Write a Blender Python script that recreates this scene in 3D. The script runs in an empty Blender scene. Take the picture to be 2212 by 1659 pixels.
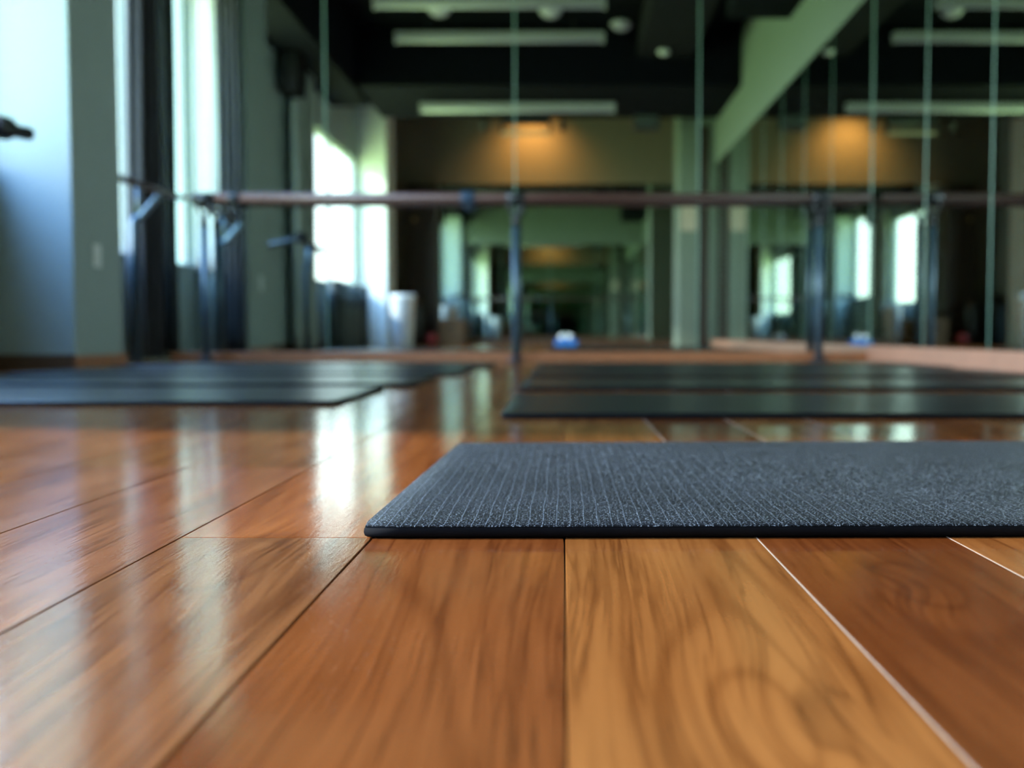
import bpy, bmesh, math, random
from mathutils import Vector, Matrix
random.seed(7)
S = bpy.context.scene
COL = S.collection

# ------------------------------------------------------------ camera
CAM_H = 0.15
F_PX = 2200.0
cd = bpy.data.cameras.new('camera')
cam = bpy.data.objects.new('camera', cd)
COL.objects.link(cam)
cam.location = (0, 0, CAM_H)
cam.rotation_euler = (math.radians(90) - math.atan(109.5 / F_PX), 0, 0)
cd.sensor_fit = 'HORIZONTAL'
cd.sensor_width = 36.0
cd.lens = 36.0 * F_PX / 2212.0
cd.shift_x = -109.0 / 2212.0
cd.clip_start = 0.01
cd.clip_end = 200
cd.dof.use_dof = True
cd.dof.focus_distance = 0.72
cd.dof.aperture_fstop = 4.5
S.camera = cam

# ------------------------------------------------------------ light
SKY = 35.0
w = bpy.data.worlds.new('world')
S.world = w
w.use_nodes = True
nt = w.node_tree
nt.nodes.clear()
wo = nt.nodes.new('ShaderNodeOutputWorld')
bg = nt.nodes.new('ShaderNodeBackground')
tc = nt.nodes.new('ShaderNodeTexCoord')
sx = nt.nodes.new('ShaderNodeSeparateXYZ')
cr = nt.nodes.new('ShaderNodeValToRGB')
mr = nt.nodes.new('ShaderNodeMapRange')
mr.inputs['From Min'].default_value = -0.6
mr.inputs['From Max'].default_value = 0.6
nt.links.new(tc.outputs['Generated'], sx.inputs[0])
nt.links.new(sx.outputs['Z'], mr.inputs['Value'])
nt.links.new(mr.outputs[0], cr.inputs[0])
e = cr.color_ramp.elements
e[0].position = 0.0; e[0].color = (0.22, 0.28, 0.13, 1)
e[1].position = 1.0; e[1].color = (0.22, 0.44, 0.95, 1)
m1 = e.new(0.42); m1.color = (0.36, 0.50, 0.26, 1)
m2 = e.new(0.56); m2.color = (0.86, 0.94, 1.0, 1)
m3 = e.new(0.76); m3.color = (0.66, 0.80, 1.0, 1)
nt.links.new(cr.outputs[0], bg.inputs['Color'])
bg.inputs['Strength'].default_value = SKY
nt.links.new(bg.outputs[0], wo.inputs[0])

def area(name, loc, rot, sx_, sy_, power, color, portal=False):
    l = bpy.data.lights.new(name, 'AREA')
    l.shape = 'RECTANGLE'; l.size = sx_; l.size_y = sy_
    l.energy = power; l.color = color
    o = bpy.data.objects.new(name, l); COL.objects.link(o)
    o.location = loc; o.rotation_euler = rot
    if portal:
        l.cycles.is_portal = True
    return o

# openings in the left wall: (y0, y1, z0, z1)
WINS = [(4.80, 5.70, 0.57, 2.42), (3.10, 4.25, 0.84, 2.42), (-0.56, 1.85, 0.66, 2.16)]
for (y0, y1, z0, z1) in WINS:
    area('window_portal', (-2.47, (y0 + y1) / 2, (z0 + z1) / 2), (0, math.radians(-90), 0), z1 - z0, y1 - y0, 1, (1, 1, 1), True)

# low hazy sun far outside the wide window, shining in across the floor
SUN_E, SUN_A, SUN_D = math.radians(30), math.radians(15), 11.0
sl = bpy.data.lights.new('low_sun', 'SPOT')
sl.energy = 25000; sl.color = (1.0, 0.94, 0.86)
sl.spot_size = math.radians(17); sl.spot_blend = 0.15; sl.shadow_soft_size = 0.30
so = bpy.data.objects.new('low_sun', sl); COL.objects.link(so)
aim = Vector((-2.4, 0.62, 1.41))
so.location = aim + Vector((-math.cos(SUN_E) * math.cos(SUN_A), math.cos(SUN_E) * math.sin(SUN_A), math.sin(SUN_E))) * SUN_D
so.rotation_euler = (aim - so.location).to_track_quat('-Z', 'Y').to_euler()

S.view_settings.view_transform = 'Standard'
S.view_settings.look = 'None'
S.view_settings.gamma = 1.0
S.view_settings.exposure = 0.0
S.cycles.denoising_prefilter = 'FAST'
S.cycles.max_bounces = 16
S.cycles.glossy_bounces = 12
S.cycles.diffuse_bounces = 5
S.cycles.transparent_max_bounces = 16
S.cycles.sample_clamp_indirect = 4.0
S.cycles.sample_clamp_direct = 3.0

# ------------------------------------------------------------ materials
def mat(name, col, rough=0.5, metal=0.0, spec=0.5, coat=0.0, coat_rough=0.1, bump=None, emit=None, var=None, sheen=0.0):
    """bump=(scale, strength, distance), var=(scale, amount)"""
    m = bpy.data.materials.new(name); m.use_nodes = True
    n = m.node_tree; b = n.nodes['Principled BSDF']
    b.inputs['Base Color'].default_value = (*col, 1)
    b.inputs['Roughness'].default_value = rough
    b.inputs['Metallic'].default_value = metal
    b.inputs['Specular IOR Level'].default_value = spec
    b.inputs['Coat Weight'].default_value = coat
    b.inputs['Coat Roughness'].default_value = coat_rough
    b.inputs['Sheen Weight'].default_value = sheen
    t = n.nodes.new('ShaderNodeTexCoord')
    if var:
        z = n.nodes.new('ShaderNodeTexNoise'); z.inputs['Scale'].default_value = var[0]; z.inputs['Detail'].default_value = 4
        n.links.new(t.outputs['Object'], z.inputs['Vector'])
        r = n.nodes.new('ShaderNodeMapRange')
        r.inputs['To Min'].default_value = 1 - var[1]; r.inputs['To Max'].default_value = 1 + var[1]
        n.links.new(z.outputs[0], r.inputs['Value'])
        x = n.nodes.new('ShaderNodeMix'); x.data_type = 'RGBA'; x.blend_type = 'MULTIPLY'
        x.inputs[0].default_value = 1.0
        x.inputs[6].default_value = (*col, 1)
        n.links.new(r.outputs[0], x.inputs[7])
        n.links.new(x.outputs[2], b.inputs['Base Color'])
    if bump:
        z = n.nodes.new('ShaderNodeTexNoise'); z.inputs['Scale'].default_value = bump[0]; z.inputs['Detail'].default_value = 3
        n.links.new(t.outputs['Object'], z.inputs['Vector'])
        p = n.nodes.new('ShaderNodeBump'); p.inputs['Strength'].default_value = bump[1]; p.inputs['Distance'].default_value = bump[2]
        n.links.new(z.outputs[0], p.inputs['Height']); n.links.new(p.outputs[0], b.inputs['Normal'])
    if emit:
        b.inputs['Emission Color'].default_value = (*emit[0], 1)
        b.inputs['Emission Strength'].default_value = emit[1]
    return m

M = {}
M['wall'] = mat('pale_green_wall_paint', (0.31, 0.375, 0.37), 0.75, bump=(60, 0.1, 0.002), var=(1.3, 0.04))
M['whiteglow'] = mat('white_paint_with_glow', (0.72, 0.75, 0.74), 0.7, bump=(60, 0.1, 0.002), var=(1.3, 0.04))  # whitish paint, lightened further to put daylight glow into the pillar
M['wallgreen_dim'] = mat('dimmed_green_wall_paint', (0.155, 0.195, 0.155), 0.75, bump=(60, 0.1, 0.002), var=(1.3, 0.04))  # darker, greener copy of the wall paint; dimmer light put into the colour
M['beige'] = mat('beige_wall_paint', (0.17, 0.14, 0.10), 0.8, bump=(60, 0.1, 0.002), var=(1.3, 0.05))
M['ceiling'] = mat('near_black_ceiling_paint', (0.0045, 0.006, 0.009), 0.9, spec=0.06, bump=(20, 0.15, 0.004), var=(3, 0.2))
M['soffit'] = mat('dark_slate_paint', (0.0055, 0.006, 0.010), 0.9, spec=0.05, bump=(20, 0.1, 0.003), var=(2, 0.15))
M['duct'] = mat('dark_grey_sheet_metal', (0.014, 0.014, 0.017), 0.9, spec=0.06, var=(4, 0.15))
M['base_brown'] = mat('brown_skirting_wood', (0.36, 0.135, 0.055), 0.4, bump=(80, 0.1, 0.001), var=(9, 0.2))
M['base_pale'] = mat('pale_red_skirting_wood', (0.45, 0.22, 0.14), 0.4, bump=(80, 0.1, 0.001), var=(7, 0.15))
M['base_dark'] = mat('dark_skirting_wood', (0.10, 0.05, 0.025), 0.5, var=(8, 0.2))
M['darkwood'] = mat('dark_brown_wood', (0.030, 0.017, 0.012), 0.45, bump=(40, 0.15, 0.001), var=(6, 0.3))
M['frame'] = mat('window_frame_grey', (0.35, 0.37, 0.38), 0.4, var=(5, 0.05))
M['curtain'] = mat('charcoal_curtain_cloth', (0.022, 0.023, 0.027), 0.9, bump=(500, 0.3, 0.001), var=(6, 0.25), sheen=0.2)
M['sheer'] = mat('pale_sheer_cloth', (0.78, 0.80, 0.82), 0.9, bump=(400, 0.2, 0.001), var=(5, 0.1))
M['barwood'] = mat('red_brown_bar_wood', (0.07, 0.032, 0.027), 0.4, bump=(90, 0.1, 0.0005), var=(12, 0.2))
M['steel'] = mat('blue_grey_painted_steel', (0.05, 0.095, 0.13), 0.35, metal=0.3, var=(9, 0.1))
M['arm'] = mat('pale_blue_steel', (0.22, 0.31, 0.38), 0.3, metal=0.4, var=(9, 0.1))
M['black'] = mat('black_plastic', (0.012, 0.015, 0.020), 0.45, bump=(90, 0.1, 0.0005), var=(9, 0.2))
M['blackblue'] = mat('dark_blue_rubber', (0.02, 0.05, 0.10), 0.5, var=(9, 0.2))
M['white'] = mat('white_plastic', (0.80, 0.82, 0.84), 0.35, var=(5, 0.04))
M['lampbody'] = mat('grey_white_lamp_housing', (0.42, 0.43, 0.45), 0.5, var=(5, 0.04))
M['linen'] = mat('pale_grey_linen', (0.42, 0.46, 0.43), 0.9, bump=(400, 0.2, 0.001), var=(5, 0.15))
M['lampwhite'] = mat('white_diffuser', (0.50, 0.51, 0.53), 0.4, var=(5, 0.03), emit=((0.9, 0.95, 1.0), 0.05))  # faint emission added to lift tubes and shades that are not lit
M['blue'] = mat('bright_blue_foam', (0.02, 0.16, 0.55), 0.7, bump=(300, 0.2, 0.0008), var=(20, 0.1))
M['rollA'] = mat('slate_foam', (0.06, 0.075, 0.08), 0.85, bump=(300, 0.2, 0.001), var=(12, 0.2))
M['rollB'] = mat('grey_green_foam', (0.12, 0.15, 0.15), 0.85, bump=(300, 0.2, 0.001), var=(12, 0.2))
M['red'] = mat('red_rubber', (0.35, 0.03, 0.03), 0.5, var=(12, 0.1))
M['ply'] = mat('brown_plywood', (0.20, 0.11, 0.05), 0.6, bump=(60, 0.2, 0.001), var=(7, 0.25))
M['brass'] = mat('brass', (0.65, 0.47, 0.18), 0.35, metal=0.9, var=(9, 0.1))
M['notice'] = mat('beige_card', (0.46, 0.40, 0.31), 0.8, var=(6, 0.05))
M['edge'] = mat('green_glass_edge', (0.17, 0.32, 0.24), 0.3, metal=0.1, var=(9, 0.05))
M['lampwarm'] = mat('warm_lamp_lens', (0.9, 0.6, 0.3), 0.4, emit=((1.0, 0.55, 0.2), 4.0), var=(5, 0.02))

def mirror_mat():
    m = bpy.data.materials.new('silvered_mirror_glass'); m.use_nodes = True
    n = m.node_tree; b = n.nodes['Principled BSDF']
    b.inputs['Metallic'].default_value = 1.0
    b.inputs['Roughness'].default_value = 0.0
    b.inputs['Base Color'].default_value = (0.66, 0.72, 0.675, 1)
    b.inputs['Specular IOR Level'].default_value = 0.5
    return m
M['mirror'] = mirror_mat()

def glass_mat():
    m = bpy.data.materials.new('thin_window_glass'); m.use_nodes = True
    n = m.node_tree; n.nodes.clear()
    o = n.nodes.new('ShaderNodeOutputMaterial'); mx = n.nodes.new('ShaderNodeMixShader')
    t = n.nodes.new('ShaderNodeBsdfTransparent'); t.inputs[0].default_value = (0.93, 0.97, 0.95, 1)
    g = n.nodes.new('ShaderNodeBsdfGlossy'); g.inputs['Roughness'].default_value = 0.0
    f = n.nodes.new('ShaderNodeLayerWeight'); f.inputs[0].default_value = 0.5
    pw = n.nodes.new('ShaderNodeMath'); pw.operation = 'POWER'; pw.inputs[1].default_value = 5.0
    n.links.new(f.outputs['Facing'], pw.inputs[0])
    sc_ = n.nodes.new('ShaderNodeMath'); sc_.operation = 'MULTIPLY_ADD'; sc_.inputs[1].default_value = 0.4; sc_.inputs[2].default_value = 0.04
    n.links.new(pw.outputs[0], sc_.inputs[0])
    n.links.new(sc_.outputs[0], mx.inputs[0]); n.links.new(t.outputs[0], mx.inputs[1]); n.links.new(g.outputs[0], mx.inputs[2])
    n.links.new(mx.outputs[0], o.inputs[0])
    return m
M['glass'] = glass_mat()

def wood_floor_mat():
    m = bpy.data.materials.new('lacquered_teak_planks'); m.use_nodes = True
    n = m.node_tree; N = n.nodes; L = n.links; b = N['Principled BSDF']
    def math_(op, a=None, bb=None, va=0.5, vb=0.5):
        q = N.new('ShaderNodeMath'); q.operation = op
        if a is not None: L.new(a, q.inputs[0])
        else: q.inputs[0].default_value = va
        if bb is not None: L.new(bb, q.inputs[1])
        else: q.inputs[1].default_value = vb
        return q.outputs[0]
    t = N.new('ShaderNodeTexCoord')
    tint = N.new('ShaderNodeAttribute'); tint.attribute_name = 'tint'
    pid = N.new('ShaderNodeAttribute'); pid.attribute_name = 'pid'
    sep = N.new('ShaderNodeSeparateXYZ'); L.new(t.outputs['Object'], sep.inputs[0])
    off = math_('MULTIPLY', pid.outputs['Fac'], vb=37.0)
    # stretched coordinates: along the plank features are long
    def vec(kx, ky):
        c = N.new('ShaderNodeCombineXYZ')
        L.new(math_('MULTIPLY', sep.outputs['X'], vb=kx), c.inputs[0])
        L.new(math_('MULTIPLY', sep.outputs['Y'], vb=ky), c.inputs[1])
        L.new(off, c.inputs[2])
        return c.outputs[0]
    def noise(v, detail=3, rough=0.5, dist=0.0):
        z = N.new('ShaderNodeTexNoise'); z.inputs['Scale'].default_value = 1.0
        z.inputs['Detail'].default_value = detail; z.inputs['Roughness'].default_value = rough
        z.inputs['Distortion'].default_value = dist
        L.new(v, z.inputs['Vector']); return z.outputs[0]
    # cathedral figure: contour bands of a smooth stretched field, with two knots pulled into it
    field = noise(vec(9.0, 1.5), 1.5, 0.45, 0.3)
    def knot(cx, cy, rx, ry, amt):
        dx = math_('MULTIPLY', math_('SUBTRACT', sep.outputs['X'], vb=cx), vb=1 / rx)
        dy = math_('MULTIPLY', math_('SUBTRACT', sep.outputs['Y'], vb=cy), vb=1 / ry)
        d2 = math_('ADD', math_('MULTIPLY', dx, dx), math_('MULTIPLY', dy, dy))
        g = math_('POWER', None, math_('MULTIPLY', d2, vb=-1.0), va=2.718)
        return math_('MULTIPLY', g, vb=amt)
    field = math_('ADD', field, knot(0.075, 0.375, 0.034, 0.095, 0.42))
    field = math_('ADD', field, knot(0.212, 0.60, 0.022, 0.06, -0.35))
    field = math_('ADD', field, knot(-0.22, 0.66, 0.03, 0.09, 0.30))
    ph = math_('MULTIPLY', field, vb=30.0)
    band = math_('SINE', ph)
    band = math_('MULTIPLY_ADD', band, vb=0.5); N[-1].inputs[2].default_value = 0.5
    band = math_('POWER', band, vb=2.2)
    bent = math_('ADD', sep.outputs['X'], math_('MULTIPLY', field, vb=0.055))
    def bvec(kx, ky):
        c = N.new('ShaderNodeCombineXYZ')
        L.new(math_('MULTIPLY', bent, vb=kx), c.inputs[0])
        L.new(math_('MULTIPLY', sep.outputs['Y'], vb=ky), c.inputs[1])
        L.new(off, c.inputs[2])
        return c.outputs[0]
    fine = noise(bvec(330.0, 8.0), 3, 0.6)
    fibre = noise(bvec(95.0, 2.6), 3, 0.6)
    lines = noise(bvec(38.0, 0.9), 4, 0.62)
    lines = math_('ABSOLUTE', math_('SUBTRACT', lines, vb=0.5))
    blotch = noise(vec(7.0, 2.0), 3, 0.55)
    # colour
    def ramp(fac, stops):
        r = N.new('ShaderNodeValToRGB'); L.new(fac, r.inputs[0])
        el = r.color_ramp.elements
        el[0].position, el[0].color = stops[0][0], (*stops[0][1], 1)
        el[1].position, el[1].color = stops[-1][0], (*stops[-1][1], 1)
        for p, c in stops[1:-1]:
            q = el.new(p); q.color = (*c, 1)
        return r.outputs[0]
    def mulc(a, bb, f=1.0):
        x = N.new('ShaderNodeMix'); x.data_type = 'RGBA'; x.blend_type = 'MULTIPLY'; x.inputs[0].default_value = f
        L.new(a, x.inputs[6]); L.new(bb, x.inputs[7]); return x.outputs[2]
    c = mulc(tint.outputs['Color'], ramp(band, [(0.0, (1.06, 1.05, 1.03)), (0.6, (0.96, 0.93, 0.90)), (1.0, (0.66, 0.55, 0.46))]), 0.55)
    c = mulc(c, ramp(fibre, [(0.32, (0.66, 0.56, 0.50)), (0.52, (1.03, 1.02, 1.0)), (0.75, (1.14, 1.17, 1.2))]), 0.55)
    c = mulc(c, ramp(lines, [(0.0, (0.42, 0.32, 0.26)), (0.016, (0.86, 0.80, 0.75)), (0.05, (1.0, 1.0, 1.0))]), 0.6)
    c = mulc(c, ramp(blotch, [(0.3, (0.72, 0.64, 0.58)), (0.6, (1.05, 1.05, 1.05))]), 0.8)
    c = mulc(c, ramp(fine, [(0.34, (0.55, 0.46, 0.42)), (0.5, (1.0, 1.0, 1.0)), (0.7, (1.12, 1.12, 1.12))]), 0.5)
    L.new(c, b.inputs['Base Color'])
    # surface
    rg = N.new('ShaderNodeMapRange'); rg.inputs['To Min'].default_value = 0.08; rg.inputs['To Max'].default_value = 0.18
    L.new(noise(vec(14.0, 9.0), 4, 0.6), rg.inputs['Value'])
    L.new(rg.outputs[0], b.inputs['Roughness'])
    b.inputs['Specular IOR Level'].default_value = 0.5
    b.inputs['IOR'].default_value = 1.5
    # height: open pores + slight waves of the lacquer + dust nibs
    cup = noise(vec(9.0, 2.5), 1, 0.4)
    pore = noise(vec(420.0, 45.0), 2, 0.6)
    nib = N.new('ShaderNodeTexVoronoi'); nib.inputs['Scale'].default_value = 170.0; L.new(t.outputs['Object'], nib.inputs['Vector'])
    nm = N.new('ShaderNodeMapRange'); nm.inputs['From Min'].default_value = 0.0; nm.inputs['From Max'].default_value = 0.12
    nm.inputs['To Min'].default_value = 1.0; nm.inputs['To Max'].default_value = 0.0; L.new(nib.outputs['Distance'], nm.inputs['Value'])
    b1 = N.new('ShaderNodeBump'); b1.inputs['Strength'].default_value = 1.0; b1.inputs['Distance'].default_value = 0.0008
    L.new(cup, b1.inputs['Height'])
    b2 = N.new('ShaderNodeBump'); b2.inputs['Strength'].default_value = 0.30; b2.inputs['Distance'].default_value = 0.00025
    L.new(pore, b2.inputs['Height']); L.new(b1.outputs[0], b2.inputs['Normal'])
    b3 = N.new('ShaderNodeBump'); b3.inputs['Strength'].default_value = 0.35; b3.inputs['Distance'].default_value = 0.0002
    L.new(nm.outputs[0], b3.inputs['Height']); L.new(b2.outputs[0], b3.inputs['Normal'])
    L.new(b3.outputs[0], b.inputs['Normal'])
    return m
M['floor'] = wood_floor_mat()
M['groove'] = mat('dark_plank_gap', (0.05, 0.028, 0.018), 0.8, var=(90, 0.4))
M['filler'] = mat('pale_plank_filler', (0.30, 0.22, 0.17), 0.7, var=(90, 0.3))

def mat_top():
    m = bpy.data.materials.new('charcoal_ribbed_rubber'); m.use_nodes = True
    n = m.node_tree; N = n.nodes; L = n.links; b = N['Principled BSDF']
    t = N.new('ShaderNodeTexCoord')
    sep = N.new('ShaderNodeSeparateXYZ'); L.new(t.outputs['Object'], sep.inputs[0])
    wob = N.new('ShaderNodeTexNoise'); wob.inputs['Scale'].default_value = 9.0; L.new(t.outputs['Object'], wob.inputs['Vector'])
    def math_(op, a=None, bb=None, va=0.5, vb=0.5):
        q = N.new('ShaderNodeMath'); q.operation = op
        if a is not None: L.new(a, q.inputs[0])
        else: q.inputs[0].default_value = va
        if bb is not None: L.new(bb, q.inputs[1])
        else: q.inputs[1].default_value = vb
        return q.outputs[0]
    xx = math_('ADD', sep.outputs['X'], math_('MULTIPLY', wob.outputs[0], vb=0.0045))
    fr = math_('FRACT', math_('MULTIPLY', xx, vb=1 / 0.0104))
    tri = math_('ABSOLUTE', math_('SUBTRACT', fr, vb=0.5))
    line = N.new('ShaderNodeMapRange'); line.inputs['From Min'].default_value = 0.44; line.inputs['From Max'].default_value = 0.5
    L.new(tri, line.inputs['Value'])
    fr2 = math_('FRACT', math_('MULTIPLY', xx, vb=1 / 0.0052))
    tri2 = math_('ABSOLUTE', math_('SUBTRACT', fr2, vb=0.5))
    g = N.new('ShaderNodeTexNoise'); g.inputs['Scale'].default_value = 620.0; g.inputs['Detail'].default_value = 1.5
    L.new(t.outputs['Object'], g.inputs['Vector'])
    big = N.new('ShaderNodeTexNoise'); big.inputs['Scale'].default_value = 7.0; big.inputs['Detail'].default_value = 3.0
    L.new(t.outputs['Object'], big.inputs['Vector'])
    h = math_('ADD', math_('MULTIPLY', g.outputs[0], vb=0.9), math_('MULTIPLY', line.outputs[0], vb=0.5))
    h = math_('ADD', h, math_('MULTIPLY', tri2, vb=0.25))
    bp = N.new('ShaderNodeBump'); bp.inputs['Strength'].default_value = 1.0; bp.inputs['Distance'].default_value = 0.00035
    L.new(h, bp.inputs['Height']); L.new(bp.outputs[0], b.inputs['Normal'])
    # paler ribs, mottled base tone, glints painted in as pale flecks
    cr_ = N.new('ShaderNodeValToRGB'); L.new(big.outputs[0], cr_.inputs[0])
    el = cr_.color_ramp.elements
    el[0].position = 0.35; el[0].color = (0.0035, 0.0042, 0.006, 1)
    el[1].position = 0.70; el[1].color = (0.010, 0.012, 0.017, 1)
    mx = N.new('ShaderNodeMix'); mx.data_type = 'RGBA'
    L.new(math_('MULTIPLY', math_('ADD', math_('MULTIPLY', line.outputs[0], vb=0.9), math_('MULTIPLY', math_('GREATER_THAN', tri2, vb=0.43), vb=0.25)), g.outputs[0]), mx.inputs[0]); L.new(cr_.outputs[0], mx.inputs[6])
    mx.inputs[7].default_value = (0.11, 0.135, 0.18, 1)
    gl = N.new('ShaderNodeMapRange'); gl.inputs['From Min'].default_value = 0.58; gl.inputs['From Max'].default_value = 0.68
    L.new(g.outputs[0], gl.inputs['Value'])
    mx2 = N.new('ShaderNodeMix'); mx2.data_type = 'RGBA'
    L.new(math_('MULTIPLY', gl.outputs[0], vb=0.6), mx2.inputs[0]); L.new(mx.outputs[2], mx2.inputs[6])
    mx2.inputs[7].default_value = (0.36, 0.42, 0.52, 1)
    L.new(mx2.outputs[2], b.inputs['Base Color'])
    b.inputs['Roughness'].default_value = 0.5
    b.inputs['Specular IOR Level'].default_value = 0.16
    return m
M['mat_top'] = mat_top()
M['mat_far'] = mat('smooth_black_mat_skin', (0.007, 0.009, 0.010), 0.30, spec=0.42, bump=(240, 0.25, 0.0003), var=(4, 0.3))
M['mat_core'] = mat('black_mat_foam', (0.006, 0.006, 0.008), 0.9, spec=0.15, bump=(700, 0.2, 0.0004), var=(60, 0.2))

# ------------------------------------------------------------ mesh helpers
def box(bm, x0, x1, y0, y1, z0, z1, mi=0):
    v = [bm.verts.new(p) for p in ((x0, y0, z0), (x1, y0, z0), (x1, y1, z0), (x0, y1, z0), (x0, y0, z1), (x1, y0, z1), (x1, y1, z1), (x0, y1, z1))]
    fs = []
    for q in ((3, 2, 1, 0), (4, 5, 6, 7), (0, 1, 5, 4), (1, 2, 6, 5), (2, 3, 7, 6), (3, 0, 4, 7)):
        f = bm.faces.new([v[i] for i in q]); f.material_index = mi; fs.append(f)
    return fs

def tube(bm, pts, r, seg=16, caps=True, mi=0):
    """swept tube through points; r is a number or a list"""
    pts = [Vector(p) for p in pts]
    rs = r if isinstance(r, (list, tuple)) else [r] * len(pts)
    rings = []
    up = None
    for i, p in enumerate(pts):
        d = (pts[min(i + 1, len(pts) - 1)] - pts[max(i - 1, 0)]).normalized()
        if up is None:
            up = Vector((0, 0, 1)) if abs(d.z) < 0.9 else Vector((1, 0, 0))
        a = d.cross(up).normalized(); c = a.cross(d).normalized(); up = c
        rings.append([bm.verts.new(p + (a * math.cos(2 * math.pi * k / seg) + c * math.sin(2 * math.pi * k / seg)) * rs[i]) for k in range(seg)])
    for i in range(len(rings) - 1):
        for k in range(seg):
            f = bm.faces.new((rings[i][k], rings[i][(k + 1) % seg], rings[i + 1][(k + 1) % seg], rings[i + 1][k])); f.smooth = True; f.material_index = mi
    if caps:
        for q in (rings[0][::-1], rings[-1]):
            f = bm.faces.new(q); f.material_index = mi

def lathe(bm, prof, cx=0, cy=0, cz=0, seg=32, mi=0):
    rings = []
    for (r, z) in prof:
        if r < 1e-5:
            rings.append([bm.verts.new((cx, cy, cz + z))])
        else:
            rings.append([bm.verts.new((cx + r * math.cos(2 * math.pi * k / seg), cy + r * math.sin(2 * math.pi * k / seg), cz + z)) for k in range(seg)])
    for a, c in zip(rings[:-1], rings[1:]):
        for k in range(seg):
            k2 = (k + 1) % seg
            if len(a) == 1 and len(c) == 1: continue
            if len(a) == 1: f = bm.faces.new((a[0], c[k2], c[k]))
            elif len(c) == 1: f = bm.faces.new((a[k], a[k2], c[0]))
            else: f = bm.faces.new((a[k], a[k2], c[k2], c[k]))
            f.smooth = True; f.material_index = mi

def obj(name, bm, mats, parent=None, bevel=0.0, seg=2, label=None):
    bmesh.ops.recalc_face_normals(bm, faces=bm.faces)
    me = bpy.data.meshes.new(name); bm.to_mesh(me); bm.free()
    for m_ in (mats if isinstance(mats, (list, tuple)) else [mats]):
        me.materials.append(M[m_] if isinstance(m_, str) else m_)
    o = bpy.data.objects.new(name, me); COL.objects.link(o)
    if parent is not None:
        o.parent = parent
    if bevel:
        md = o.modifiers.new('bevel', 'BEVEL'); md.width = bevel; md.segments = seg; md.limit_method = 'ANGLE'
    if label: o['label'] = label
    return o

def bxo(name, dims, m_, parent=None, bevel=0.0, label=None):
    bm = bmesh.new(); box(bm, *dims)
    return obj(name, bm, m_, parent, bevel, label=label)

def tag(o, label=None, cat=None, group=None, kind=None):
    if label: o['label'] = label
    if cat: o['category'] = cat
    if group: o['group'] = group
    if kind: o['kind'] = kind
    return o

def empty(name, loc=(0, 0, 0), rz=0.0):
    o = bpy.data.objects.new(name, None); COL.objects.link(o)
    o.location = loc; o.rotation_euler = (0, 0, rz); o.empty_display_size = 0.05
    return o

def copy_tree(o, parent=None):
    c = o.copy(); COL.objects.link(c); c.parent = parent
    for ch in list(o.children):
        copy_tree(ch, c)
    return c

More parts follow.
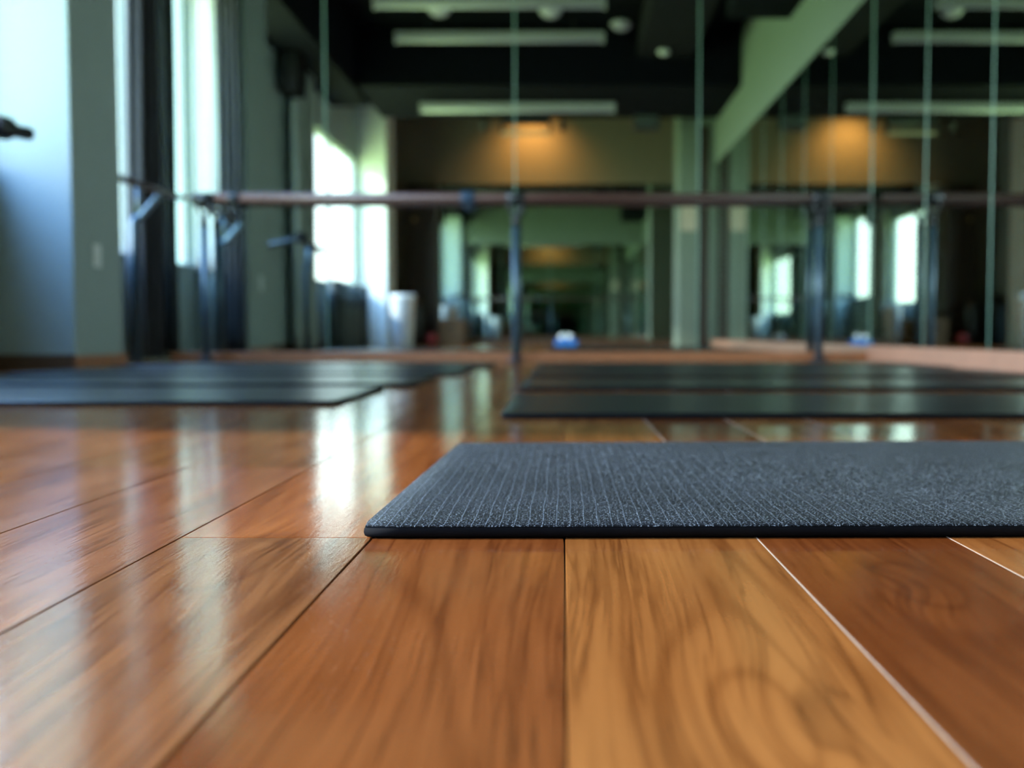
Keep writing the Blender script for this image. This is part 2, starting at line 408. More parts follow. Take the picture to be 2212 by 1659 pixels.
# ------------------------------------------------------------ floor
XL, XR, YF, YB, ZC = -2.40, 1.73, 5.73, -2.42, 3.10
PW = 0.1412
X0 = 0.0015
def build_floor():
    bm = bmesh.new()
    tint = bm.loops.layers.float_color.new('tint')
    pid = bm.loops.layers.float.new('pid')
    base = {  # column -> colour of the planks nearest the camera
        -4: (0.24, 0.088, 0.035), -3: (0.26, 0.092, 0.036), -2: (0.22, 0.082, 0.029), -1: (0.185, 0.053, 0.014),
        0: (0.265, 0.096, 0.025), 1: (0.150, 0.040, 0.010), 2: (0.25, 0.085, 0.022), 3: (0.20, 0.062, 0.017)}
    G = 0.00055
    i0 = int(math.floor((XL - 0.1 - X0) / PW)); i1 = int(math.ceil((XR + 0.05 - X0) / PW))
    for i in range(i0, i1 + 1):
        xa, xb = max(X0 + i * PW + G, XL - 0.1), min(X0 + (i + 1) * PW - G, XR)
        if xb <= xa: continue
        if i == -2: joints = [0.743]
        elif i in (0, -1, 1): joints = [-0.35, 1.9 + 0.3 * i]
        else: joints = [random.uniform(0.0, 0.5) - 0.6]
        js = [joints[0]]
        while js[0] > YB: js.insert(0, js[0] - random.uniform(0.7, 1.2))
        for j in joints[1:]: js.append(j)
        while js[-1] < YF: js.append(js[-1] + random.uniform(0.7, 1.2))
        for k in range(len(js) - 1):
            ya, yb = max(js[k] + 0.0004, YB), min(js[k + 1] - 0.0004, YF)
            if yb <= ya: continue
            near = ya < 0.7 and yb > 0.3
            if near and i in base: c = base[i]
            elif i == -2 and k and abs(js[k] - 0.743) < 1e-6: c = (0.31, 0.095, 0.025)
            else:
                h = random.random(); br = random.uniform(0.85, 1.15)
                c = (0.27 * br, (0.078 + 0.03 * h) * br, (0.019 + 0.014 * h) * br)
            pv = random.random()
            # arrised edges: top face inset by a hair, edge faces sloping down
            e_ = 0.0005; zt = random.uniform(-0.00012, 0.0)
            o4 = [(xa, ya), (xb, ya), (xb, yb), (xa, yb)]
            i4 = [(xa + e_, ya + e_), (xb - e_, ya + e_), (xb - e_, yb - e_), (xa + e_, yb - e_)]
            vb_ = [bm.verts.new((p[0], p[1], -0.0030)) for p in o4]
            vm_ = [bm.verts.new((p[0], p[1], zt - 0.0005)) for p in o4]
            vt_ = [bm.verts.new((p[0], p[1], zt)) for p in i4]
            fs = [bm.faces.new(vt_)]
            for a in range(4):
                b2 = (a + 1) % 4
                fs.append(bm.faces.new((vb_[a], vb_[b2], vm_[b2], vm_[a])))
                fs.append(bm.faces.new((vm_[a], vm_[b2], vt_[b2], vt_[a])))
            for f in fs:
                f.material_index = 0
                for lp in f.loops:
                    lp[tint] = (*c, 1); lp[pid] = pv
    box(bm, XL - 0.1, XR, YB, YF, -0.06, -0.0022, 1)
    # pale filler squeezed up in the seams right of the camera
    for xx_, ya, yb in ((X0 + PW, -0.3, 5.7), (X0 + 2 * PW, -0.3, 5.7), (X0 + 3 * PW, 0, 5.7)):
        box(bm, xx_ - 0.0004, xx_ + 0.0004, ya, yb, -0.0022, 0.00005, 2)
    o = obj('floor', bm, ['floor', 'groove', 'filler'])
    tag(o, 'glossy lacquered red-brown wooden plank floor', kind='structure')
build_floor()

# ------------------------------------------------------------ room shell
def struct(name, bm, m_, label, bevel=0.0):
    return tag(obj(name, bm, m_, bevel=bevel), label, kind='structure')

# left wall with window openings (inner face XL)
bm = bmesh.new()
XO = XL - 0.10
segs = sorted(WINS, key=lambda q: q[0])
cur = YB - 0.1
for (y0, y1, z0, z1) in segs:
    box(bm, XO, XL, cur, y0, 0, ZC)
    box(bm, XO, XL, y0, y1, 0, z0)
    box(bm, XO, XL, y0, y1, z1, ZC)
    cur = y1
box(bm, XO, XL, cur, YF + 0.1, 0, ZC)
struct('wall_left', bm, 'wall', 'pale green painted wall with tall windows, left of the mats')
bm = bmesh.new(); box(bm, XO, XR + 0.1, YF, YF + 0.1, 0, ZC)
struct('wall_front', bm, 'wallgreen_dim', 'pale green wall that carries the row of tall mirrors')
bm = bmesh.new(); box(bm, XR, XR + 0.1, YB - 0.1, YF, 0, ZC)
struct('wall_right', bm, 'wallgreen_dim', 'pale green wall on the right, seen above its mirrors')
bm = bmesh.new(); box(bm, XO, XR, YB - 0.1, YB, 0, ZC)
struct('wall_back', bm, 'beige', 'beige wall lit orange from above, seen in the mirrors')
bm = bmesh.new(); box(bm, XO, XR + 0.1, YB - 0.1, YF + 0.1, ZC, ZC + 0.1)
struct('ceiling', bm, 'ceiling', 'near-black painted ceiling seen in the mirrors')
bm = bmesh.new(); box(bm, 1.25, XR, 3.57, YF, 2.54, ZC)
struct('trim_1', bm, 'ceiling', 'dark boxed ceiling beam in front of the mirror wall')
bm = bmesh.new(); box(bm, -2.0, XR, 0.0, 1.48, 2.54, ZC)
struct('trim_2', bm, 'soffit', 'dark slate ceiling beam crossing the middle of the room')
bm = bmesh.new(); box(bm, XL, -2.0, 0.75, YF, 2.5, ZC)
struct('trim_3', bm, 'soffit', 'dark slate soffit above the windows')
# pillars
bm = bmesh.new(); box(bm, XL, -2.05, 4.29, 4.76, 0, 2.5)
struct('pillar', bm, 'wall', 'pale green square pillar with a white socket, beside the left window', 0.006)
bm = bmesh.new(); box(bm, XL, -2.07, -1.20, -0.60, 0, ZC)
struct('pillar', bm, 'whiteglow', 'brightly daylit pillar seen in the mirror left of the white bin', 0.006)
bm = bmesh.new(); box(bm, 1.33, XR, -0.80, -0.26, 0, ZC)
struct('pillar', bm, 'wallgreen_dim', 'pale pillar with a dark wooden strip, seen in the mirror', 0.006)
bm = bmesh.new(); box(bm, 1.545, 1.665, -0.262, -0.245, 0.0, 2.50)
struct('trim_4', bm, 'darkwood', 'dark brown upright wooden strip on the right-hand pillar')
# baseboards
def baseb(name, dims, m_, label):
    bm = bmesh.new(); box(bm, *dims); struct(name, bm, m_, label, 0.004)
baseb('baseboard_front', (-2.2, XR - 0.012, YF - 0.016, YF, 0, 0.046), 'base_brown', 'low orange-brown skirting below the front mirrors')
baseb('baseboard_right', (XR - 0.020, XR, -0.26, YF, 0, 0.082), 'base_pale', 'pale reddish skirting below the right-hand mirrors')
bm = bmesh.new()
box(bm, -2.05, -2.038, 4.278, 4.77, 0, 0.055)
struct('baseboard_left', bm, 'base_brown', 'low brown skirting around the foot of the left pillar')
bm = bmesh.new(); box(bm, XL, -2.05, 4.276, 4.29, 0, 0.06)  # darker tone than the room-side skirting paints in this side's shade
struct('baseboard_left', bm, 'base_dark', 'skirting on the near side of the left pillar, shade painted into its dark tone')
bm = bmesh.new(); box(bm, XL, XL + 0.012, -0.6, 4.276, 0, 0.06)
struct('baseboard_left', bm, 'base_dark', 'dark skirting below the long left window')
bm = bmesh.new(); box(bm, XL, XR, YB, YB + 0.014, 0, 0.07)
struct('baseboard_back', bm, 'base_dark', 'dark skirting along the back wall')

# windows
def window(i, y0, y1, z0, z1, nm, label):
    bm = bmesh.new(); t = 0.022; xa, xb = XL - 0.075, XL - 0.035
    box(bm, xa, xb, y0, y0 + t, z0, z1); box(bm, xa, xb, y1 - t, y1, z0, z1)
    box(bm, xa, xb, y0 + t, y1 - t, z0, z0 + t); box(bm, xa, xb, y0 + t, y1 - t, z1 - t, z1)
    for k in range(1, nm):
        ym = y0 + (y1 - y0) * k / nm
        box(bm, xa, xb, ym - 0.014, ym + 0.014, z0 + t, z1 - t)
    o = tag(obj('window_%d' % i, bm, 'frame'), label, kind='structure')
    for k in range(nm):
        a = y0 + (y1 - y0) * k / nm + (t if k == 0 else 0.014); c = y0 + (y1 - y0) * (k + 1) / nm - (t if k == nm - 1 else 0.014)
        bxo('window_pane', (XL - 0.057, XL - 0.053, a, c, z0 + t, z1 - t), 'glass', o)
    bm = bmesh.new(); box(bm, XL - 0.035, XL + 0.02, y0, y1, z0 - 0.0, z0 + 0.014)
    obj('window_sill', bm, 'wall', o, 0.003)
window(1, *WINS[0], 1, 'bright window between the left pillar and the mirror wall')
window(2, *WINS[1], 2, 'bright window on the near side of the left pillar')
window(3, *WINS[2], 2, 'wide blown-out window seen in the mirror beside the rolled mats')

# ------------------------------------------------------------ mirrors
def mirror_panel(corners, label, group, axis, edge_lo=True, edge_hi=True):
    """corners: (a0, a1, z0, z1) on a wall; axis 'F' front, 'R' right, 'B' back"""
    a0, a1, z0, z1 = corners
    root = empty('wall_mirror', {'F': ((a0 + a1) / 2, YF - 0.008, z0), 'R': (XR - 0.008, (a0 + a1) / 2, z0), 'B': ((a0 + a1) / 2, YB + 0.008, z0)}[axis])
    L0 = root.location.copy()
    h = (a1 - a0) / 2; ew = 0.0032; t = 0.006
    def bx(bm, u0, u1, v0, v1, d0, d1):
        # u along wall, v up, d from wall (0) into the room
        if axis == 'F': box(bm, u0, u1, 0.006 - d1, 0.006 - d0, v0, v1)
        elif axis == 'R': box(bm, 0.006 - d1, 0.006 - d0, u0, u1, v0, v1)
        else: box(bm, u0, u1, -0.006 + d0, -0.006 + d1, v0, v1)
    bm = bmesh.new(); bx(bm, -h + ew, h - ew, 0, z1 - z0, 0.0, t)
    obj('mirror_glass', bm, 'mirror', root)
    for s, on in ((-1, edge_lo), (1, edge_hi)):
        if not on: continue
        bm = bmesh.new()
        u0, u1 = (-h, -h + ew) if s < 0 else (h - ew, h)
        bx(bm, u0, u1, 0, z1 - z0, 0.0, t + 0.0012)
        obj('bevelled_edge', bm, 'edge', root, 0.0014, 3, 'pale green ground glass edge')
    tag(root, label, 'mirror', group)
    return root
ZM = 2.05
FX = [-2.395, -1.318, -0.265, 0.759, 1.722]
FL = ['tall wall mirror at the left end of the front wall, behind the curtain',
      'tall wall mirror reflecting the white bin and bright pillar',
      'tall wall mirror reflecting the lit orange wall, right of the thin barre post',
      'tall wall mirror at the right end of the front wall, beside the corner']
for k in range(4):
    mirror_panel((FX[k], FX[k + 1], 0.046, ZM), FL[k], 'mirrors on the front wall', 'F')
RY = [5.71, 4.87, 4.12, 3.38, 2.64, 1.90, 1.16, 0.42, -0.255]
for k in range(8):
    lab = ['tall right-wall mirror touching the front corner', 'tall right-wall mirror, second from the front corner, cut by the picture edge'][k] if k < 2 else \
        'tall right-wall mirror, number %s from the front corner, seen only by reflection' % ['three', 'four', 'five', 'six', 'seven', 'eight'][k - 2]
    mirror_panel((RY[k + 1], RY[k], 0.082, ZM), lab, 'mirrors on the right wall', 'R')
mirror_panel((-1.66, 1.56, 0.07, 2.16), 'wide mirror on the beige back wall showing endless reflections', None, 'B')

# ------------------------------------------------------------ yoga mats
def yoga_mat(poly, th, label, group, name='yoga_mat', skin='mat_far'):
    """poly: near-left, near-right, far-right, far-left corners; origin at the near-left one"""
    ox, oy = poly[0]
    root = empty(name, (ox, oy, 0))
    P = [Vector((p[0] - ox, p[1] - oy)) for p in poly]
    NX, NY = 60, 24
    def grid(z, inset, wav=0.0):
        g = []
        for j in range(NY + 1):
            row = []
            for i in range(NX + 1):
                u, v = i / NX, j / NY
                a = P[0].lerp(P[1], u); c = P[3].lerp(P[2], u); q = a.lerp(c, v)
                cx = (P[0] + P[1] + P[2] + P[3]) / 4
                # round the four corners a little and inset
                rr = 0.008
                du = min(u, 1 - u) * (P[1] - P[0]).length; dv = min(v, 1 - v) * (P[3] - P[0]).length
                q = q + Vector(((inset if u < 0.5 else -inset) * (1 if du < 1e-6 else 0), (inset if v < 0.5 else -inset) * (1 if dv < 1e-6 else 0)))
                if du < 1e-6 and dv < 1e-6:
                    q = q + Vector((rr * 0.3 * (1 if u < 0.5 else -1), rr * 0.3 * (1 if v < 0.5 else -1)))
                zz = z + wav * (math.sin(u * 9 + v * 5) * 0.0004)
                row.append(bm.verts.new((q.x, q.y, zz)))
            g.append(row)
        return g
    def rim(g):
        return [g[0][i] for i in range(NX + 1)] + [g[j][NX] for j in range(1, NY + 1)] + [g[NY][i] for i in range(NX - 1, -1, -1)] + [g[j][0] for j in range(NY - 1, 0, -1)]
    # core: sides bulging slightly outwards
    bm = bmesh.new()
    rims = []
    for z, ins in ((0.0006, 0.0022), (th * 0.22, 0.0003), (th * 0.5, -0.0004), (th * 0.78, 0.0), (th - 0.0006, 0.0010)):
        g = []
        tmp = grid(z, ins)
        r = rim(tmp)
        keep = set(r)
        for row in tmp:
            for v_ in row:
                if v_ not in keep: bm.verts.remove(v_)
        rims.append(r)
    for a, c in zip(rims[:-1], rims[1:]):
        for k in range(len(a)):
            f = bm.faces.new((a[k], a[(k + 1) % len(a)], c[(k + 1) % len(a)], c[k])); f.smooth = True
    bm.faces.new(rims[0][::-1]); bm.faces.new(rims[-1])
    obj('foam_core', bm, 'mat_core', root)
    # textured skin
    bm = bmesh.new()
    g = grid(th, 0.0012, 1.0); lo = grid(th - 0.0007, 0.0004)
    for j in range(NY):
        for i in range(NX):
            f = bm.faces.new((g[j][i], g[j][i + 1], g[j + 1][i + 1], g[j + 1][i])); f.smooth = True
    rg_, rl = rim(g), rim(lo)
    keep = set(rl)
    for row in lo:
        for v_ in row:
            if v_ not in keep: bm.verts.remove(v_)
    for k in range(len(rg_)):
        k2 = (k + 1) % len(rg_)
        bm.faces.new((rl[k], rl[k2], rg_[k2], rg_[k]))
    obj('textured_skin', bm, skin, root)
    tag(root, label, 'yoga mat', group)
    return root
TH = 0.0094
yoga_mat([(-0.1475, 0.737), (1.56, 0.757), (1.56, 1.350), (-0.134, 1.310)], TH,
         'large charcoal ribbed yoga mat in sharp focus in the foreground', 'yoga mats in the right-hand row', skin='mat_top')
RR = [(1.780, 2.385, -0.109, 'black yoga mat just behind the foreground mat, nearest of the blurred right row'),
      (2.640, 3.235, -0.112, 'black yoga mat in the right row, second behind the foreground mat'),
      (3.490, 4.080, -0.112, 'blurred black yoga mat in the right row, third behind the foreground mat'),
      (4.320, 4.900, -0.110, 'farthest black yoga mat of the right row, before the barre')]
for (a, b_, x, lab) in RR:
    yoga_mat([(x, a), (1.66, a), (1.66, b_), (x, b_)], TH, lab, 'yoga mats in the right-hand row')
LR = [(2.105, 2.70, -0.470, -2.02, 'nearest blurred yoga mat of the left row, blue-grey with sheen'),
      (2.840, 3.43, -0.425, -2.00, 'blurred yoga mat of the left row, second from the camera'),
      (3.580, 4.17, -0.370, -1.97, 'blurred yoga mat of the left row, third from the camera'),
      (4.320, 4.90, -0.320, -1.92, 'farthest yoga mat of the left row, beside the left pillar')]
for (a, b_, x1, x0, lab) in LR:
    yoga_mat([(x0, a), (x1, a), (x1, b_), (x0, b_)], TH, lab, 'yoga mats in the left-hand row')

# ------------------------------------------------------------ curtains
def curtain(p0, p1, z0, z1, folds, amp, m_, label, flare=0.0, group=None):
    bm = bmesh.new()
    p0, p1 = Vector(p0), Vector(p1)
    d = (p1 - p0); n_ = Vector((-d.y, d.x)).normalized()
    NU, NZ = folds * 10, 14
    rows = []
    ph = [random.uniform(0.75, 1.2) for _ in range(folds + 1)]
    for j in range(NZ + 1):
        v = j / NZ; z = z0 + (z1 - z0) * v
        row = []
        for i in range(NU + 1):
            u = i / NU
            s = (1 + flare * (1 - v))
            a = amp * ph[int(u * folds)] * (1 + 0.25 * (1 - v))
            q = p0 + d * (0.5 + (u - 0.5) * s + 0.012 * math.sin(7 * v + 11 * u)) + n_ * (a * math.sin(u * folds * 2 * math.pi) + 0.006 * math.sin(5 * v + 3 * u))
            row.append(bm.verts.new((q.x, q.y, z)))
        rows.append(row)
    for j in range(NZ):
        for i in range(NU):
            f = bm.faces.new((rows[j][i], rows[j][i + 1], rows[j + 1][i + 1], rows[j + 1][i])); f.smooth = True
    o = obj('curtain', bm, m_)
    md = o.modifiers.new('thickness', 'SOLIDIFY'); md.thickness = 0.003; md.offset = 0
    return tag(o, label, 'curtain', group)
G_C = 'curtains beside the left windows'
curtain((-2.285, 5.46), (-2.245, 5.66), 0.02, 2.5, 4, 0.035, 'curtain', 'charcoal gathered curtain in the corner beside the mirror wall', 0.10, G_C)
curtain((-2.215, 4.80), (-2.075, 4.80), 0.02, 2.5, 4, 0.015, 'curtain', 'charcoal gathered curtain against the far side of the left pillar', 0.15, G_C)
curtain((-2.365, 5.62), (-2.355, 5.69), 0.60, 2.44, 3, 0.010, 'sheer', 'pale narrow sheer curtain behind the charcoal corner curtain', 0.0, G_C)
curtain((-2.385, 4.785), (-2.235, 4.785), 0.56, 2.45, 3, 0.008, 'sheer', 'added pale sheer strip brightening the far face of the left pillar in the mirror', 0.0, G_C)  # sheer added to make the pillar face look blown out by the window
curtain((-2.32, 1.90), (-2.31, 2.16), 0.02, 2.5, 3, 0.03, 'linen', 'pale grey curtain beside the wide window, seen in the mirror', 0.05, G_C)
curtain((-2.32, 2.25), (-2.31, 2.62), 0.02, 2.5, 5, 0.03, 'linen', 'pale grey curtain on the wall strip between windows, seen in the mirror', 0.05, G_C)

# ------------------------------------------------------------ front barre
YBAR = 5.625; ZBAR = 0.892
root = empty('ballet_barre', (0, YBAR, 0))
def part_tube(name, pts, r, m_, parent, seg=16, label=None, bevel=0):
    bm = bmesh.new(); tube(bm, pts, r, seg); return obj(name, bm, m_, parent, bevel, label=label)
part_tube('wooden_rail', [(-1.90, 0, ZBAR), (1.69, 0, ZBAR)], 0.026, 'barwood', root, 24)
part_tube('end_rail', [(-2.10, 0, ZBAR), (-1.90, 0, ZBAR)], 0.013, 'barwood', root, label='thin end of the rail')
for x in (-1.965, -0.256, 1.415):
    bm = bmesh.new()
    tube(bm, [(x, 0, 0.012), (x, 0, 0.745)], 0.021, 20)
    p = obj('post', bm, 'steel', root, label='blue-grey steel post')
    bm = bmesh.new(); lathe(bm, [(0.0, 0.0005), (0.045, 0.0005), (0.045, 0.008), (0.026, 0.018), (0.0, 0.018)], x, 0, 0, 24)
    obj('foot_flange', bm, 'black', p)
    bm = bmesh.new()
    tube(bm, [(x, 0, 0.735), (x, 0, 0.80)], [0.023, 0.016], 16)
    for s in (-1, 1):
        tube(bm, [(x, 0, 0.775), (x + s * 0.018, 0, 0.81), (x + s * 0.034, 0, 0.845), (x + s * 0.040, 0, ZBAR - 0.012)], 0.009, 10)
    tube(bm, [(x - 0.05, 0, ZBAR), (x + 0.05, 0, ZBAR)], 0.0285, 20)
    obj('fork_clamp', bm, 'black', p)
for x, m_ in ((-0.52, 'blackblue'),):
    bm = bmesh.new()
    tube(bm, [(x - 0.036, 0, ZBAR), (x + 0.036, 0, ZBAR)], [0.034, 0.034], 24)
    tube(bm, [(x, 0.01, ZBAR - 0.01), (x + 0.005, 0.085, ZBAR - 0.035)], [0.022, 0.03], 16)
    obj('wall_bracket', bm, m_, root, 0.004, label='dark blue clamp holding the rail to the mirror')
for x in (-1.80,):
    bm = bmesh.new(); tube(bm, [(x - 0.03, 0, ZBAR), (x + 0.03, 0, ZBAR)], 0.031, 20)
    tube(bm, [(x, 0.01, ZBAR - 0.01), (x, 0.085, ZBAR - 0.03)], [0.016, 0.022], 12)
    obj('wall_bracket', bm, 'black', root, 0.003)
tag(root, 'long wooden ballet barre on blue-grey posts along the front mirrors', 'ballet barre', 'ballet barres')

# side barre in the window bay
root = empty('ballet_barre', (-2.10, 5.08, 0))
part_tube('wooden_rail', [(0, -0.22, 0.885), (0, 0.52, 0.892)], 0.017, 'barwood', root)
for y in (0.0,):
    bm = bmesh.new(); tube(bm, [(-0.02, y, 0.002), (-0.02, y, 0.70), (0.0, y, 0.725)], 0.022, 18)
    p = obj('post', bm, 'steel', root)
    bm = bmesh.new(); tube(bm, [(-0.018, y, 0.695), (0.10, y, 0.825)], 0.0165, 16)
    obj('slanted_arm', bm, 'arm', p, 0.002, label='pale steel arm slanting up from the post')
    bm = bmesh.new(); tube(bm, [(0.0, y, 0.72), (0, y, 0.875)], 0.010, 12)
    obj('riser', bm, 'steel', p)
tag(root, 'short side barre with a pale slanted arm in the left window bay', 'ballet barre', 'ballet barres')

# near barre segment at the left edge
root = empty('ballet_barre', (-2.03, 3.1, 0))
part_tube('rail', [(0.0, -0.33, 0.845), (0.0, 0.30, 0.865), (0.06, 0.70, 0.885)], 0.025, 'black', root, label='dark rounded rail')
for y in (0.12,):
    bm = bmesh.new(); tube(bm, [(-0.03, y, 0.002), (-0.035, y, 0.42), (-0.03, y, 0.62), (-0.012, y, 0.76), (0.0, y, 0.85)], 0.020, 16)
    obj('curved_post', bm, 'steel', root)
bm = bmesh.new(); tube(bm, [(0.036, 0.50, 0.877), (0.047, 0.58, 0.880)], 0.042, 18)
tube(bm, [(0.04, 0.54, 0.87), (-0.30, 0.56, 0.80)], 0.020, 12)
obj('wall_clamp', bm, 'black', root, 0.004)
tag(root, 'dark rounded barre end at the left edge of the picture', 'ballet barre', 'ballet barres')

# ------------------------------------------------------------ things on the left pillar
root = empty('wall_socket', (-2.05, 4.50, 0.44))
bxo('cover_plate', (0.0, 0.007, -0.035, 0.035, 0, 0.10), 'white', root, 0.003)
bxo('switch_button', (0.007, 0.010, -0.014, 0.014, 0.03, 0.07), 'white', root, 0.001)
tag(root, 'small white wall socket on the left pillar', 'socket')

root = empty('wall_speaker', (-2.29, 2.72, 2.16))
bxo('cabinet', (-0.07, 0.09, -0.14, 0.14, 0, 0.40), 'mat_core', root, 0.02)
bxo('speaker_grille', (0.088, 0.096, -0.12, 0.12, 0.03, 0.37), 'mat_core', root, 0.004)
bxo('wall_bracket', (-0.11, -0.07, -0.03, 0.03, 0.15, 0.25), 'black', root)
tag(root, 'black loudspeaker high on the left wall, seen in the mirror beside the pillar', 'loudspeaker', 'black loudspeakers')

# ------------------------------------------------------------ back of the room
# white bin
root = empty('waste_bin', (-1.80, -0.06, 0))
bm = bmesh.new()
lathe(bm, [(0.0, 0.002), (0.105, 0.002), (0.112, 0.012), (0.140, 0.56), (0.146, 0.575), (0.140, 0.585), (0.130, 0.57), (0.105, 0.03), (0.0, 0.03)], seg=40)
obj('bin_body', bm, 'white', root)
bm = bmesh.new(); lathe(bm, [(0.141, 0.535), (0.149, 0.537), (0.150, 0.553), (0.142, 0.556)], seg=40)
obj('rim_band', bm, 'white', root)
tag(root, 'tall white tapered waste bin seen in the mirror', 'waste bin')

# blue block with two white pieces on top, right below / behind the camera
root = empty('yoga_block', (0.045, -0.22, 0))
bxo('foam_block', (-0.125, 0.125, -0.06, 0.06, 0.001, 0.074), 'blue', root, 0.008)
tag(root, 'bright blue foam yoga block on the floor, seen in the mirrors', 'yoga block')
def ball(x, lab):
    bm = bmesh.new(); lathe(bm, [(0.0, 0.0)] + [(0.036 * math.sin(a * math.pi / 12), 0.034 - 0.034 * math.cos(a * math.pi / 12)) for a in range(1, 12)] + [(0.0, 0.068)], seg=28)
    o = obj('massage_ball', bm, 'white'); o.location = (x, -0.22, 0.0745)
    tag(o, lab, 'ball', 'white balls on the blue block')
ball(-0.005, 'white ball on the blue block, left one of the pair'); ball(0.09, 'white ball on the blue block, right one of the pair')

# rolled mats standing upright below the wide window
def rolled(r, h, m_):
    root = empty('rolled_mat')
    bm = bmesh.new()
    turns = 4; steps = 120; th = r / turns * 0.40
    inner, outer = [], []
    for k in range(steps + 1):
        a = k / steps * turns * 2 * math.pi
        rr = 0.012 + (r - 0.012) * k / steps
        inner.append((math.cos(a) * (rr - th / 2), math.sin(a) * (rr - th / 2))); outer.append((math.cos(a) * (rr + th / 2), math.sin(a) * (rr + th / 2)))
    vs = {}
    for nm, lst in (('i', inner), ('o', outer)):
        for z in (0.002, h):
            vs[nm, z] = [bm.verts.new((p[0], p[1], z)) for p in lst]
    zb, zt = 0.002, h
    for k in range(steps):
        bm.faces.new((vs['o', zb][k], vs['o', zb][k + 1], vs['o', zt][k + 1], vs['o', zt][k])).smooth = True
        bm.faces.new((vs['i', zb][k + 1], vs['i', zb][k], vs['i', zt][k], vs['i', zt][k + 1])).smooth = True
        bm.faces.new((vs['i', zt][k], vs['o', zt][k], vs['o', zt][k + 1], vs['i', zt][k + 1]))
        bm.faces.new((vs['o', zb][k], vs['i', zb][k], vs['i', zb][k + 1], vs['o', zb][k + 1]))
    for k in (0, steps):
        bm.faces.new((vs['i', zb][k], vs['o', zb][k], vs['o', zt][k], vs['i', zt][k]))
    obj('rolled_foam', bm, m_, root)
    bm = bmesh.new(); lathe(bm, [(r + th / 2 + 0.001, h * 0.70), (r + th / 2 + 0.004, h * 0.70), (r + th / 2 + 0.004, h * 0.74), (r + th / 2 + 0.001, h * 0.74)], seg=28)
    obj('strap', bm, 'black', root)
    return root
protoA = rolled(0.075, 0.66, 'rollA'); protoB = rolled(0.075, 0.61, 'rollB')
usedA = usedB = False
words = ['first', 'second', 'third', 'fourth', 'fifth', 'sixth', 'seventh']
for k in range(7):
    y = 1.62 - k * 0.205
    dark = k % 2 == 0
    src = protoA if dark else protoB
    used = usedA if dark else usedB
    o = copy_tree(src) if used else src
    if dark: usedA = True
    else: usedB = True
    o.location = (-2.19 + 0.012 * math.sin(k * 2.3), y, 0); o.rotation_euler = (0, 0, k * 1.1)
    tag(o, ('dark slate' if dark else 'grey-green') + ' rolled mat below the wide window, %s from the front' % words[k], 'rolled mat', 'rolled mats standing below the window')

# dark cabinet against the back wall
root = empty('storage_cabinet', (-1.87, YB + 0.014, 0))
bxo('body', (-0.20, 0.20, 0.0, 0.20, 0.001, 2.14), 'darkwood', root, 0.004)
dr = bxo('door', (-0.19, 0.19, 0.202, 0.220, 0.05, 2.11), 'darkwood', root, 0.003)
bm = bmesh.new(); lathe(bm, [(0.0, 0.0), (0.02, 0.0), (0.028, 0.02), (0.022, 0.032), (0.0, 0.034)], seg=20)
bmesh.ops.rotate(bm, verts=bm.verts, cent=(0, 0, 0), matrix=Matrix.Rotation(math.radians(-90), 3, 'X'))
bmesh.ops.translate(bm, verts=bm.verts, vec=(-0.10, 0.22, 1.66))
obj('knob', bm, 'brass', dr, label='brass knob')
tag(root, 'tall dark brown cabinet at the left end of the back mirror', 'cabinet')

# wooden box
root = empty('plywood_box', (-1.46, -2.08, 0))
bxo('box_body', (-0.16, 0.16, -0.15, 0.15, 0.001, 0.34), 'ply', root, 0.004)
bxo('hand_hole', (-0.05, 0.05, 0.1505, 0.153, 0.22, 0.25), 'black', root)
tag(root, 'brown plywood exercise box against the back mirror', 'box')

# upright gym bags
def bag(x, y, r, h, m_, label):
    root = empty('gym_bag', (x, y, 0))
    bm = bmesh.new()
    lathe(bm, [(0.0, 0.002), (r * 0.9, 0.002), (r, 0.03), (r * 1.02, h * 0.5), (r * 0.98, h * 0.85), (r * 0.8, h * 0.97), (r * 0.3, h), (0.0, h)], seg=28)
    obj('bag_body', bm, m_, root)
    bm = bmesh.new(); tube(bm, [(-r * 0.4, 0, h * 0.985), (-r * 0.3, 0, h + 0.06), (r * 0.3, 0, h + 0.06), (r * 0.4, 0, h * 0.985)], 0.008, 8)
    obj('handle', bm, 'black', root)
    tag(root, label, 'gym bag', 'gym bags in the back corner')
bag(-2.24, -1.95, 0.13, 0.66, 'black', 'black upright gym bag in the back corner, beside the dark blue one')
bag(-2.22, -1.58, 0.11, 0.55, 'blackblue', 'dark blue upright gym bag in the back corner behind the white bin')
bag(-1.92, -1.86, 0.12, 0.58, 'black', 'black upright gym bag in front of the dark cabinet')
bm = bmesh.new(); lathe(bm, [(0.0, 0.001)] + [(0.075 * math.sin(a * math.pi / 14), 0.076 - 0.075 * math.cos(a * math.pi / 14)) for a in range(1, 14)] + [(0.0, 0.151)], seg=28)
o = obj('exercise_ball', bm, 'red'); o.location = (-1.66, -1.55, 0)
tag(o, 'small red rubber ball on the floor by the gym bags', 'ball')

# notice cards on the right-hand pillar
bm = bmesh.new(); box(bm, 1.35, 1.53, -0.26, -0.254, 1.32, 1.60)
tag(obj('notice_card', bm, 'notice'), 'blank beige notice card on the pillar with the dark strip', 'notice')

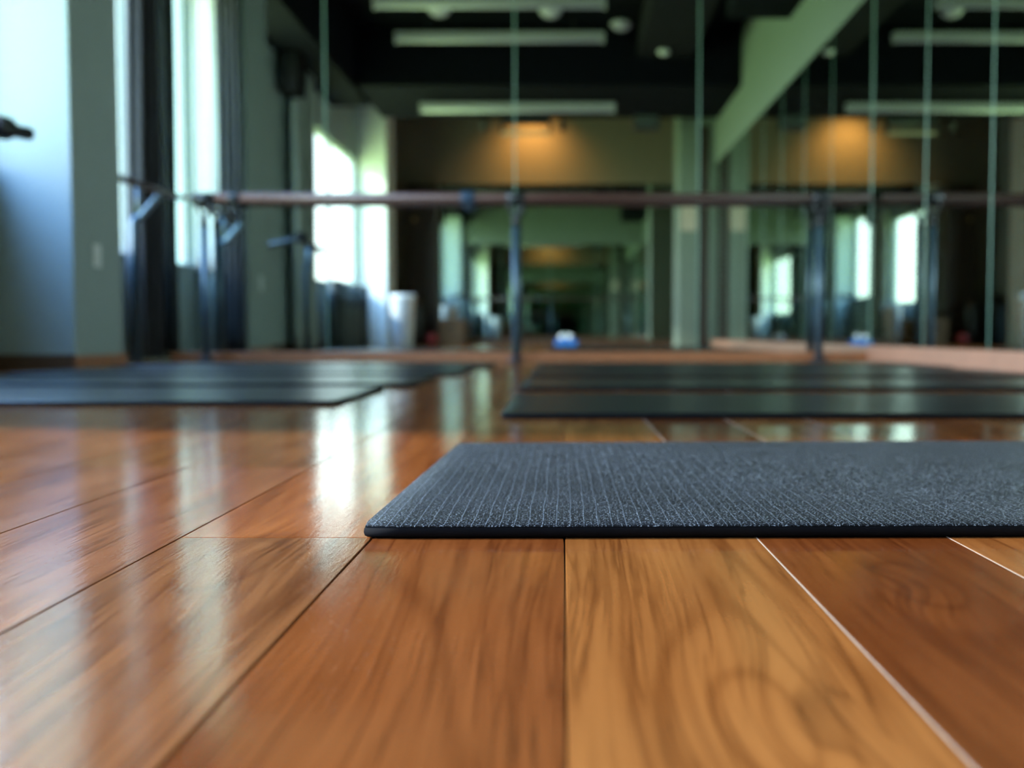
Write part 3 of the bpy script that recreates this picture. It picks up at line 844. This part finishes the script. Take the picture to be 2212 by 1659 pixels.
# ------------------------------------------------------------ ceiling fittings
def batten(x0, x1, y, z, ztop, label):
    root = empty('batten_light', ((x0 + x1) / 2, y, z))
    h = (x1 - x0) / 2
    bxo('housing', (-h, h, -0.045, 0.045, 0.0, 0.05), 'lampbody', root, 0.006)
    bm = bmesh.new(); tube(bm, [(-h + 0.02, 0, -0.022), (h - 0.02, 0, -0.022)], 0.021, 16)
    obj('tube', bm, 'lampwhite', root, label='pale lamp tube')
    for s in (-1, 1):
        bxo('end_cap', (s * h - (0.02 if s > 0 else 0), s * h + (0.02 if s < 0 else 0), -0.03, 0.03, -0.045, 0.0), 'lampbody', root, 0.003)
        bm = bmesh.new(); tube(bm, [(s * h * 0.7, 0, 0.05), (s * h * 0.7, 0, ztop - z)], 0.006, 8)
        obj('hanger', bm, 'black', root)
    tag(root, label, 'ceiling light', 'tube lights on the ceiling')
batten(-1.57, 0.36, 2.86, 2.88, ZC, 'long ceiling tube light at the very top of the mirror view')
batten(-1.55, 0.39, 1.87, 2.88, ZC, 'long ceiling tube light, second from the top of the mirror view')
batten(-1.46, 0.54, 0.87, 2.455, 2.54, 'brightest long ceiling tube light, hanging under the crossing beam before the orange wall')
def dome(x, y, z, r, label, lit=False):
    root = empty('ceiling_lamp', (x, y, z))
    bm = bmesh.new(); lathe(bm, [(0.0, 0.0), (r * 1.02, 0.0), (r * 1.02, -0.02), (r, -0.025), (0.0, -0.025)], seg=32)
    obj('lamp_base', bm, 'white', root)
    bm = bmesh.new(); lathe(bm, [(r * 0.9 * math.cos(a * math.pi / 16), -0.025 - 0.05 * math.sin(a * math.pi / 16)) for a in range(0, 8)] + [(0.0, -0.075)], seg=32)
    obj('lamp_shade', bm, 'lampwhite', root)
    tag(root, label, 'ceiling lamp', 'round ceiling lamps')
dome(-1.12, 2.03, ZC, 0.10, 'round white ceiling lamp between the two tube lights, left one')
dome(-0.11, 1.99, ZC, 0.10, 'round white ceiling lamp between the two tube lights, right one')
dome(0.56, 1.60, ZC, 0.10, 'round white ceiling lamp right of the tube light ends, brighter than the others')
bm = bmesh.new(); box(bm, 0.72, 1.25, 1.48, 3.57, 2.80, ZC)
tag(obj('ceiling_duct', bm, 'duct', bevel=0.01), 'dark grey rectangular air duct under the ceiling, seen in the mirror', 'air duct')
root = empty('smoke_detector', (0.95, 1.75, 2.80))
bm = bmesh.new(); lathe(bm, [(0.0, 0.0), (0.055, 0.0), (0.055, -0.02), (0.035, -0.04), (0.0, -0.042)], seg=28)
obj('detector_body', bm, 'white', root)
bm = bmesh.new(); lathe(bm, [(0.0, -0.042), (0.006, -0.042), (0.006, -0.045), (0.0, -0.045)], seg=12)
obj('indicator', bm, 'red', root)
tag(root, 'small round smoke detector on the dark duct', 'smoke detector')

# hanging frame and spotlights under the beam edge, loudspeaker
root = empty('hanging_frame', (-0.40, 0.10, 2.54))
bm = bmesh.new()
box(bm, -0.27, 0.27, -0.06, 0.06, -0.085, 0.0)
obj('mounting_box', bm, 'black', root, 0.004)
for s in (-1, 1):
    bxo('side_arm', (s * 0.27 - 0.018, s * 0.27 + 0.018, -0.03, 0.03, -0.19, -0.07), 'black', root, 0.002)
bxo('cross_bar', (-0.27, 0.27, -0.03, 0.03, -0.20, -0.175), 'notice', root, 0.003, 'pale lower bar')
tag(root, 'rectangular black hanging frame with a pale lower bar before the orange wall', 'hanging frame')
def spot_head(x, label):
    root = empty('spotlight', (x, 0.03, 2.54))
    bm = bmesh.new(); tube(bm, [(0, 0, 0), (0, 0, -0.06)], 0.01, 10); obj('stem', bm, 'black', root)
    bm = bmesh.new(); tube(bm, [(0, 0.03, -0.05), (0, -0.05, -0.13)], [0.028, 0.036], 18); obj('lamp_head', bm, 'black', root)
    tag(root, label, 'spotlight', 'black spotlights under the beam')
spot_head(-0.87, 'small black spotlight left of the hanging frame')
spot_head(0.0, 'small black spotlight right of the hanging frame')
root = empty('wall_speaker', (0.92, 0.12, 2.385))
bxo('cabinet', (-0.14, 0.14, -0.10, 0.10, 0, 0.155), 'black', root, 0.01)
bxo('speaker_grille', (-0.12, 0.12, 0.10, 0.105, 0.015, 0.14), 'rollA', root, 0.002)
tag(root, 'black loudspeaker under the beam before the beige wall', 'loudspeaker', 'black loudspeakers')

# warm wall washer over the back wall: real lamp with its own spot
root = empty('wall_washer', (-0.40, -2.0, ZC))
bxo('lamp_housing', (-0.20, 0.20, -0.05, 0.05, -0.07, 0.0), 'black', root, 0.004)
bxo('lamp_lens', (-0.18, 0.18, -0.04, 0.04, -0.075, -0.07), 'lampwarm', root)
tag(root, 'warm wall-washer lamp above the orange-lit part of the back wall', 'spotlight')
l = bpy.data.lights.new('washer_spot', 'SPOT'); l.energy = 150; l.color = (1.0, 0.46, 0.12); l.spot_size = math.radians(130); l.spot_blend = 1.0; l.shadow_soft_size = 0.08
lo = bpy.data.objects.new('washer_spot', l); COL.objects.link(lo); lo.location = (-0.40, -1.95, ZC - 0.09)
dv = Vector((-0.40, YB, 2.55)) - lo.location
lo.rotation_euler = dv.to_track_quat('-Z', 'Y').to_euler()
